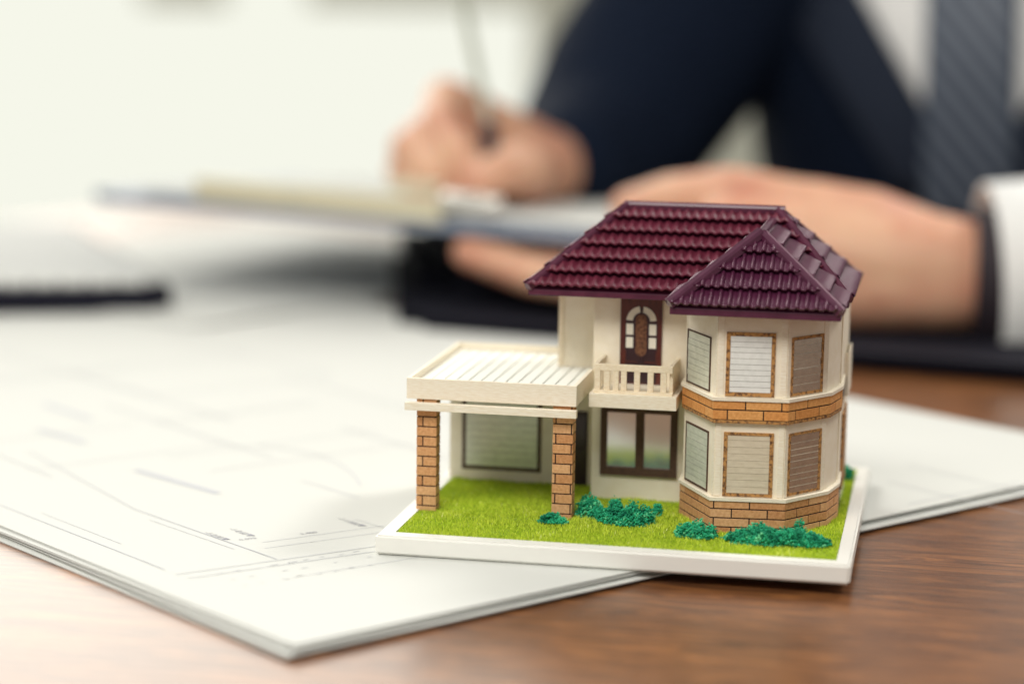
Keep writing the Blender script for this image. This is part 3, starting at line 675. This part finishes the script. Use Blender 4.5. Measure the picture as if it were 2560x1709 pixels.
shrub([(9.25, 1.7, .42, .32, .28), (9.8, 1.72, .5, .36, .36), (10.4, 1.75, .48, .35, .34), (10.95, 1.85, .38, .3, .26), (9.6, 2.05, .28, .2, .42), (10.6, 2.15, .2, .18, .5), (8.9, 1.85, .2, .18, .15), (11.2, 1.9, .2, .18, .14)], 'long low shrub in front of the bay window')
shrub([(11.40, 9.9, .17, .35, .3)], 'shrub at the back right corner')

# ------------------------------------------------------------------ background things
# portfolio
pf = empty('portfolio_folder', (0, 40, -.5)); tag(pf, 'black padded leather portfolio lying on the desk under the clipboard and hand', 'folder')
bm = bmesh.new(); q = [(-8.6, 36.2), (36, 27.5), (42, 48), (-14.5, 58)]
for z0, z1, n_, ins in ((-.5, -.36, 'lower_cover', 0), (-.355, -.17, 'papers', .5), (-.165, -.02, 'upper_cover', 0)):
    bm = bmesh.new(); cxm = sum(p[0] for p in q) / 4; cym = sum(p[1] for p in q) / 4
    a = [bm.verts.new((x + (cxm - x) * ins * .05, y + (cym - y) * ins * .05, z0)) for x, y in q]; b = [bm.verts.new((x + (cxm - x) * ins * .05, y + (cym - y) * ins * .05, z1)) for x, y in q]
    bm.faces.new(a[::-1]); bm.faces.new(b)
    for i in range(4): bm.faces.new((a[i - 1], a[i], b[i], b[i - 1]))
    bmesh.ops.recalc_face_normals(bm, faces=bm.faces[:])
    bmesh.ops.bevel(bm, geom=[e for e in bm.edges if abs(e.verts[0].co.z - e.verts[1].co.z) > .05], offset=1.2, segments=5, affect='EDGES')
    obj(n_, bm, M_leather, pf)
slab4_case = [(-9.5, 43), (7.5, 42.6), (10, 60), (-15.5, 63)]
# notebook
nb = empty('notebook', (-32, 48, -.5)); tag(nb, 'spiral notebook with dark cover and white pages lying at the left', 'notebook')
NQ = [(-45, 27.6), (-18.9, 37.5), (-33, 60), (-58, 50)]
def slab4(name, q, z0, z1, mt, par, bev=.8, zadd=(0, 0, 0, 0)):
    bm = bmesh.new(); a = [bm.verts.new((x, y, z0 + zz)) for (x, y), zz in zip(q, zadd)]; b = [bm.verts.new((x, y, z1 + zz)) for (x, y), zz in zip(q, zadd)]
    bm.faces.new(a[::-1]); bm.faces.new(b)
    for i in range(4): bm.faces.new((a[i - 1], a[i], b[i], b[i - 1]))
    bmesh.ops.recalc_face_normals(bm, faces=bm.faces[:])
    if bev: bmesh.ops.bevel(bm, geom=[e for e in bm.edges if (e.verts[0].co.xy - e.verts[1].co.xy).length < .01], offset=bev, segments=5, affect='EDGES')
    return obj(name, bm, mt, par)
slab4('back_cover', NQ, -.46, .55, M_cover, nb)
NI = [(-44.9, 28.4), (-19.6, 38.1), (-33.3, 59.6), (-57.4, 49.8)]
slab4('pages', NI, .552, .7, M_paper, nb)
slab4('padded_body', slab4_case, -.018, .8, M_leather, pf, 2.0)
slab4('flap', [(-8.2, 44.6), (7.0, 44.2), (9.2, 59), (-13.8, 61.6)], .802, 1.6, M_leather, pf, 2.4)
P0 = Vector((-44.9, 28.3, 0)); P1 = Vector((-19.8, 37.9, 0)); dn = Vector((-.36, .93, 0))
for i in range(22):
    bm = bmesh.new(); t = (i + .5) / 22; p = P0.lerp(P1, t)
    pts = [p + dn * (.4 + .55 * math.cos(a)) + Vector((0, 0, .44 + .3 * math.sin(a))) for a in [2 * math.pi * k / 10 for k in range(11)]]
    tube(bm, pts, .09, 6, caps=False); obj('wire_ring', bm, M_wire, nb, smooth=True)
bm = bmesh.new()
for i in range(13):
    t = (i + .6) / 14; a = Vector((-45, 30.6)).lerp(Vector((-57, 49)), t); b = Vector((-20.5, 40)).lerp(Vector((-33, 58.6)), t)
    dd_ = (b - a).normalized(); s = Vector((-dd_.y, dd_.x)) * .16
    bm.faces.new([bm.verts.new((*v, .706)) for v in (a - s, b - s, b + s, a + s)])
obj('ruled_line', bm, M_inkl, nb)['kind'] = 'stuff'
# clipboard
cb = empty('clipboard', (-9, 50, 3)); tag(cb, 'grey clipboard held up over the desk by the person', 'clipboard')
CQ = [(-25.6, 43.3), (1.2, 37.6), (5.8, 59), (-20.9, 64.6)]; cz = [3.75, 3.2, 2.1, 2.6]
slab4('board', CQ, -.15, .3, M_board, cb, 1.2, cz)
pq = [(-22.8, 43.6), (1.9, 38.4), (6.6, 58.6), (-18.4, 63.6)]
pp = slab4('paper_sheet', pq, .302, .46, M_paper, None, .1, [3.72, 3.25, 2.15, 2.6]); tag(pp, 'white form held under the brass clip of the clipboard', 'paper')
bm = bmesh.new()   # clip plate, slightly raised, roller and lever
cl = slab4('clip_plate', [(-19.6, 42.2), (-7.6, 39.6), (-7.1, 42.2), (-19.1, 44.8)], .47, .62, M_clip, cb, .2, [3.9, 3.5, 3.5, 3.9])
slab4('clip_lever', [(-19.5, 41.9), (-7.6, 39.4), (-7.5, 39.8), (-19.4, 42.3)], -.05, .95, M_clip, cb, 0, [4.0, 3.65, 3.65, 4.0])
slab4('clip_tab', [(-10.0, 40.0), (-7.8, 39.5), (-7.7, 39.9), (-9.9, 40.4)], 1.15, 1.6, M_clip, cb, 0, [3.75, 3.7, 3.7, 3.75])
bm = bmesh.new(); tube(bm, [(-7.3, 39.6, 4.55), (-5.2, 39.2, 4.45)], .42, 14); obj('roller', bm, M_clipd, cb, smooth=True)
bm = bmesh.new(); tube(bm, [(-14.8, 41.2, 4.2), (-13.2, 40.9, 4.15)], .3, 14); obj('roller', bm, M_pen, cb, smooth=True)

# ------------------------------------------------------------------ person
Pn = empty('person', (18, 74, -40)); tag(Pn, 'person in a navy suit, white shirt and striped tie, writing on a clipboard', 'person')
def arms(bm, k):
    """shared skeleton; k inflates for clothing"""
    # writing arm (left in picture)
    tube(bm, [(8, 77, 27), (1.2, 73, 15), (-3.3, 67.5, 7.8), (-4.0, 64.5, 5.8)], [5.6 + k, 5.0 + k, 4.5 + k, 4.0 + k], 20)
    tube(bm, [(-4.5, 65.5, 5.9), (-4.4, 61, 5.0), (-5.0, 57.8, 4.7)], [3.7 + k, 3.0 + k, 2.3 + k * .7], 20)
    # clipboard arm (right in picture)
    tube(bm, [(34, 76, 27), (38, 68, 15), (39, 58, 4)], [6 + k, 5.2 + k, 4.2 + k], 20)
    tube(bm, [(39, 58, 4), (30, 46, 3.2), (21.5, 40.5, 2.7)], [4.2 + k, 3.7 + k, 3.0 + k * .8], 20)
def torso(bm, k):
    R_ = Matrix.Rotation(math.radians(8), 3, 'Z')
    for c, r in (((19, 77, 22), (17, 10.5, 14)), ((18.8, 77, 8), (16.2, 11, 17)), ((19.0, 79, -12), (16.0, 11.5, 16)), ((18.5, 80, -26), (17.5, 12.5, 12))):
        ell(bm, c, (r[0] + k, r[1] + k, r[2] + k), R_)
    tube(bm, [(8.5, 77, 27.5), (31, 77, 27.5)], [5.8 + k, 5.8 + k], 20)
bm = bmesh.new(); arms(bm, -.3); torso(bm, -1.0)
tube(bm, [(19, 78, 30), (19, 76, 42)], [6.3, 5.7], 20)                       # neck
ell(bm, (18.3, 73.5, 50), (7.4, 9.2, 10.5)); ell(bm, (18.0, 69.5, 44.5), (5, 5.5, 5.5))     # head, jaw
tube(bm, [(17.6, 64.4, 52), (17.4, 62.6, 47.8)], [.8, 1.3], 10)              # nose
for sx in (-7.3, 7.3): ell(bm, (18.3 + sx, 75, 49.5), (1, 2, 3.2))
tube(bm, [(15.6, 64.8, 44.4), (19.6, 64.8, 44.4)], [.6, .6], 8)              # mouth
# --- clipboard hand (right in picture): wrist, palm, fingers wrapped below the board, thumb on top
tube(bm, [(21, 40.4, 2.4), (15.4, 39.2, 2.2), (13.2, 39.0, 2.4)], [2.5, 2.25, 2.4], 20)
for a, b, r0, r1 in (((14.0, 38.9, 2.9), (4.8, 38.0, 3.9), 1.8, 1.35), ((14, 38.6, 2.8), (4.2, 37.5, 2.9), 2.0, 1.3), ((14, 38.6, 2.0), (4.8, 37.6, 1.6), 2.0, 1.25), ((14, 38.8, 1.9), (6.2, 38.0, 1.2), 1.8, 1.1), ((13.2, 39.2, 3.2), (8, 39.3, 4.6), 1.6, 1.45)):
    tube(bm, [a, tuple((a[i] + b[i]) / 2 for i in range(3)), b], [r0, (r0 + r1) / 2 + .3, r1], 14)
for pts, r in (([(4.8, 38.0, 3.9), (2.4, 38.6, 2.0), (-1.6, 40.2, 2.0), (-4.6, 41.4, 2.3)], (1.15, .98, .88, .78)),
               ([(4.2, 37.5, 2.9), (.6, 37.2, 1.5), (-3.4, 38.6, 1.65), (-6.4, 39.8, 2.35)], (1.15, 1.0, .9, .8)),
               ([(4.8, 37.6, 1.6), (1.8, 37.1, 1.1), (-.6, 38.2, 1.2), (-2.6, 39.2, 1.6)], (1.1, .96, .86, .76)),
               ([(6.2, 38.0, 1.2), (4.4, 37.6, .9), (2.6, 38.2, .9), (1.2, 39.0, 1.2)], (1.0, .85, .76, .68)),
               ([(8.2, 39.2, 4.6), (4.8, 39.6, 5.3), (2.2, 40.2, 4.95), (.3, 40.8, 4.4)], (1.35, 1.15, 1.0, .82))):
    tube(bm, pts, r, 12)
# --- writing hand: fist on the form with index finger and thumb round the pen
tube(bm, [(-4.9, 58, 4.6), (-6.3, 54.5, 4.8)], [2.0, 1.9], 18)
for a, b, r0, r1 in (((-6.6, 54.4, 5.6), (-10.0, 50.8, 8.2), 1.6, 1.15), ((-6.7, 54.2, 5.2), (-10.3, 50.4, 6.9), 1.7, 1.15), ((-6.6, 54.0, 4.7), (-10.0, 50.3, 5.6), 1.6, 1.1), ((-6.4, 53.8, 4.3), (-9.2, 50.4, 4.5), 1.5, 1.05), ((-6.1, 53.6, 4.6), (-6.1, 49.6, 4.5), 1.45, 1.3)):
    tube(bm, [a, b], [r0, r1], 14)
for pts, r in (([(-10.0, 50.8, 8.2), (-9.7, 48.2, 7.3), (-8.2, 46.2, 6.0), (-7.2, 45.4, 4.6)], (1.1, .95, .85, .7)),
               ([(-10.3, 50.4, 6.9), (-11.2, 47.9, 6.1), (-9.4, 46.4, 4.9), (-8.0, 46.4, 4.1)], (1.1, .95, .85, .72)),
               ([(-10.0, 50.3, 5.6), (-11.5, 48.2, 4.9), (-10.0, 47.0, 4.2), (-8.4, 47.6, 4.1)], (1.05, .92, .82, .7)),
               ([(-9.2, 50.4, 4.5), (-10.8, 48.9, 4.0), (-9.6, 48.0, 3.9), (-8.3, 48.6, 4.0)], (.95, .85, .75, .65)),
               ([(-6.1, 49.6, 4.7), (-5.6, 47.2, 5.5), (-6.4, 45.6, 5.2), (-6.9, 45.0, 4.8)], (1.4, 1.25, 1.05, .8))):
    tube(bm, pts, r, 12)
# legs
tube(bm, [(11, 78, -34), (8, 48, -34), (8, 44, -76)], [8, 6.5, 5], 16); tube(bm, [(26, 78, -34), (30, 48, -34), (30, 44, -76)], [8, 6.5, 5], 16)
body = organic('body', bm, .28, M_skin, Pn, smooth=5)
bm = bmesh.new(); arms(bm, 1.1); torso(bm, .6)
jk = organic('jacket', bm, .5, M_suit, Pn, smooth=6)
bm = bmesh.new(); tube(bm, [(11, 78, -34), (8, 48, -34), (8, 44, -74)], [9, 7.6, 6.4], 16); tube(bm, [(26, 78, -34), (30, 48, -34), (30, 44, -74)], [9, 7.6, 6.4], 16)
organic('trousers', bm, .7, M_suit, Pn)
bm = bmesh.new(); ell(bm, (18.5, 75.2, 53.2), (8.1, 9.0, 8.6)); ell(bm, (18.5, 79, 48), (7.4, 6, 8)); organic('hair', bm, .6, M_hair, Pn)
for sx in (-2.9, 2.9):
    bm = bmesh.new(); ell(bm, (17.7 + sx, 65.4, 50.3), (1.1, .7, .6), sub=2); obj('eye', bm, M_eye, Pn, smooth=True)
# shoes
for x in (8, 30): bm = bmesh.new(); ell(bm, (x, 38, -76.5), (4.6, 12, 3.6)); obj('shoe', bm, M_leather, Pn, smooth=True)
# shirt front, lapels and tie follow the chest surface
def chest_y(x, z):
    best = 99
    R_ = Matrix.Rotation(math.radians(8), 3, 'Z').inverted()
    for c, r in (((19, 77, 22), (17.6, 11.1, 14.6)), ((18.8, 77, 8), (16.8, 11.6, 17.6)), ((19.0, 79, -12), (16.6, 12.1, 16.6))):
        for k in range(90):
            y = 60 + k * .15; p = R_ @ (Vector((x, y, z)) - Vector(c))
            if (p.x / r[0]) ** 2 + (p.y / r[1]) ** 2 + (p.z / r[2]) ** 2 < 1:
                best = min(best, y); break
    return best if best < 90 else 68
def drape(name, left, right, z0, z1, off, mt, nz=28, nx=8, th=.25):
    bm = bmesh.new(); g = []
    for i in range(nz + 1):
        z = z0 + (z1 - z0) * i / nz; a, b = left(z), right(z)
        g.append([bm.verts.new((a + (b - a) * j / nx, chest_y(a + (b - a) * j / nx, z) - off, z)) for j in range(nx + 1)])
    for i in range(nz):
        for j in range(nx): bm.faces.new((g[i][j], g[i][j + 1], g[i + 1][j + 1], g[i + 1][j]))
    r = bmesh.ops.extrude_face_region(bm, geom=bm.faces[:])
    for v in r['geom']:
        if isinstance(v, bmesh.types.BMVert): v.co.y += th
    bmesh.ops.recalc_face_normals(bm, faces=bm.faces[:]); return obj(name, bm, mt, Pn, smooth=True)
vleft = lambda z: 14.6 - max(0, z - 3.5) * .62
vright = lambda z: 14.9 + max(0, z - 3.5) * .62
drape('shirt_front', vleft, vright, 3.6, 33, .45, M_shirt)
drape('tie', lambda z: 12.3 - .02 * (z - 4), lambda z: 17.0 - .02 * (z - 4), 1.5, 33, 1.0, M_tie, th=.4)
drape('lapel', lambda z: vleft(z) - 3.4 - .08 * z, lambda z: vleft(z) + .2, 3.2, 29, .6, M_lapel, th=.2)
drape('lapel', lambda z: vright(z) - .2, lambda z: vright(z) + 3.4 + .08 * z, 3.2, 29, .6, M_lapel, th=.2)
# cuffs: open sleeves with thickness
def cuff(name, a, b, r0, r1, mt, th=.18):
    a = Vector(a); b = Vector(b); d = (b - a).normalized(); s = d.cross(Vector((0, 0, 1))).normalized(); u = s.cross(d); bm = bmesh.new(); n = 36; R = []
    for p, r in ((a, r0), (b, r1), (b, r1 - th), (a, r0 - th)): R.append([bm.verts.new(p + (s * math.cos(2 * math.pi * k / n) * .86 + u * math.sin(2 * math.pi * k / n)) * r) for k in range(n)])
    for q in range(4):
        for k in range(n): bm.faces.new((R[q][k], R[q][(k + 1) % n], R[(q + 1) % 4][(k + 1) % n], R[(q + 1) % 4][k]))
    bmesh.ops.recalc_face_normals(bm, faces=bm.faces[:]); return obj(name, bm, mt, Pn, smooth=True)
cuff('cuff_shade_band', (14.9, 39.2, 2.2), (16.6, 39.3, 2.2), 2.85, 2.95, M_cuffshade, .3)  # dark ring added where the cuff opening lies in shade
cuff('shirt_cuff', (15.5, 39.0, 2.2), (21.5, 40.2, 2.6), 3.9, 4.1, M_shirt)
cuff('shirt_cuff', (-4.9, 56.8, 4.8), (-4.5, 58.6, 4.7), 2.6, 2.8, M_shirt)
# pen
pn = empty('pen', (-7, 46, 4)); tag(pn, 'silver pen held upright in the writing hand', 'pen')
bm = bmesh.new(); tube(bm, [(-7.0, 46.6, 7.2), (-8.6, 48.8, 12), (-9.6, 50, 15.2)], [.22, .22, .2], 12); obj('barrel', bm, M_pen, pn, smooth=True)
bm = bmesh.new(); tube(bm, [(-6.5, 44.6, 3.85), (-6.6, 45.0, 4.6), (-7.0, 46.6, 7.2)], [.06, .36, .4], 12); obj('grip', bm, M_grip, pn, smooth=True)
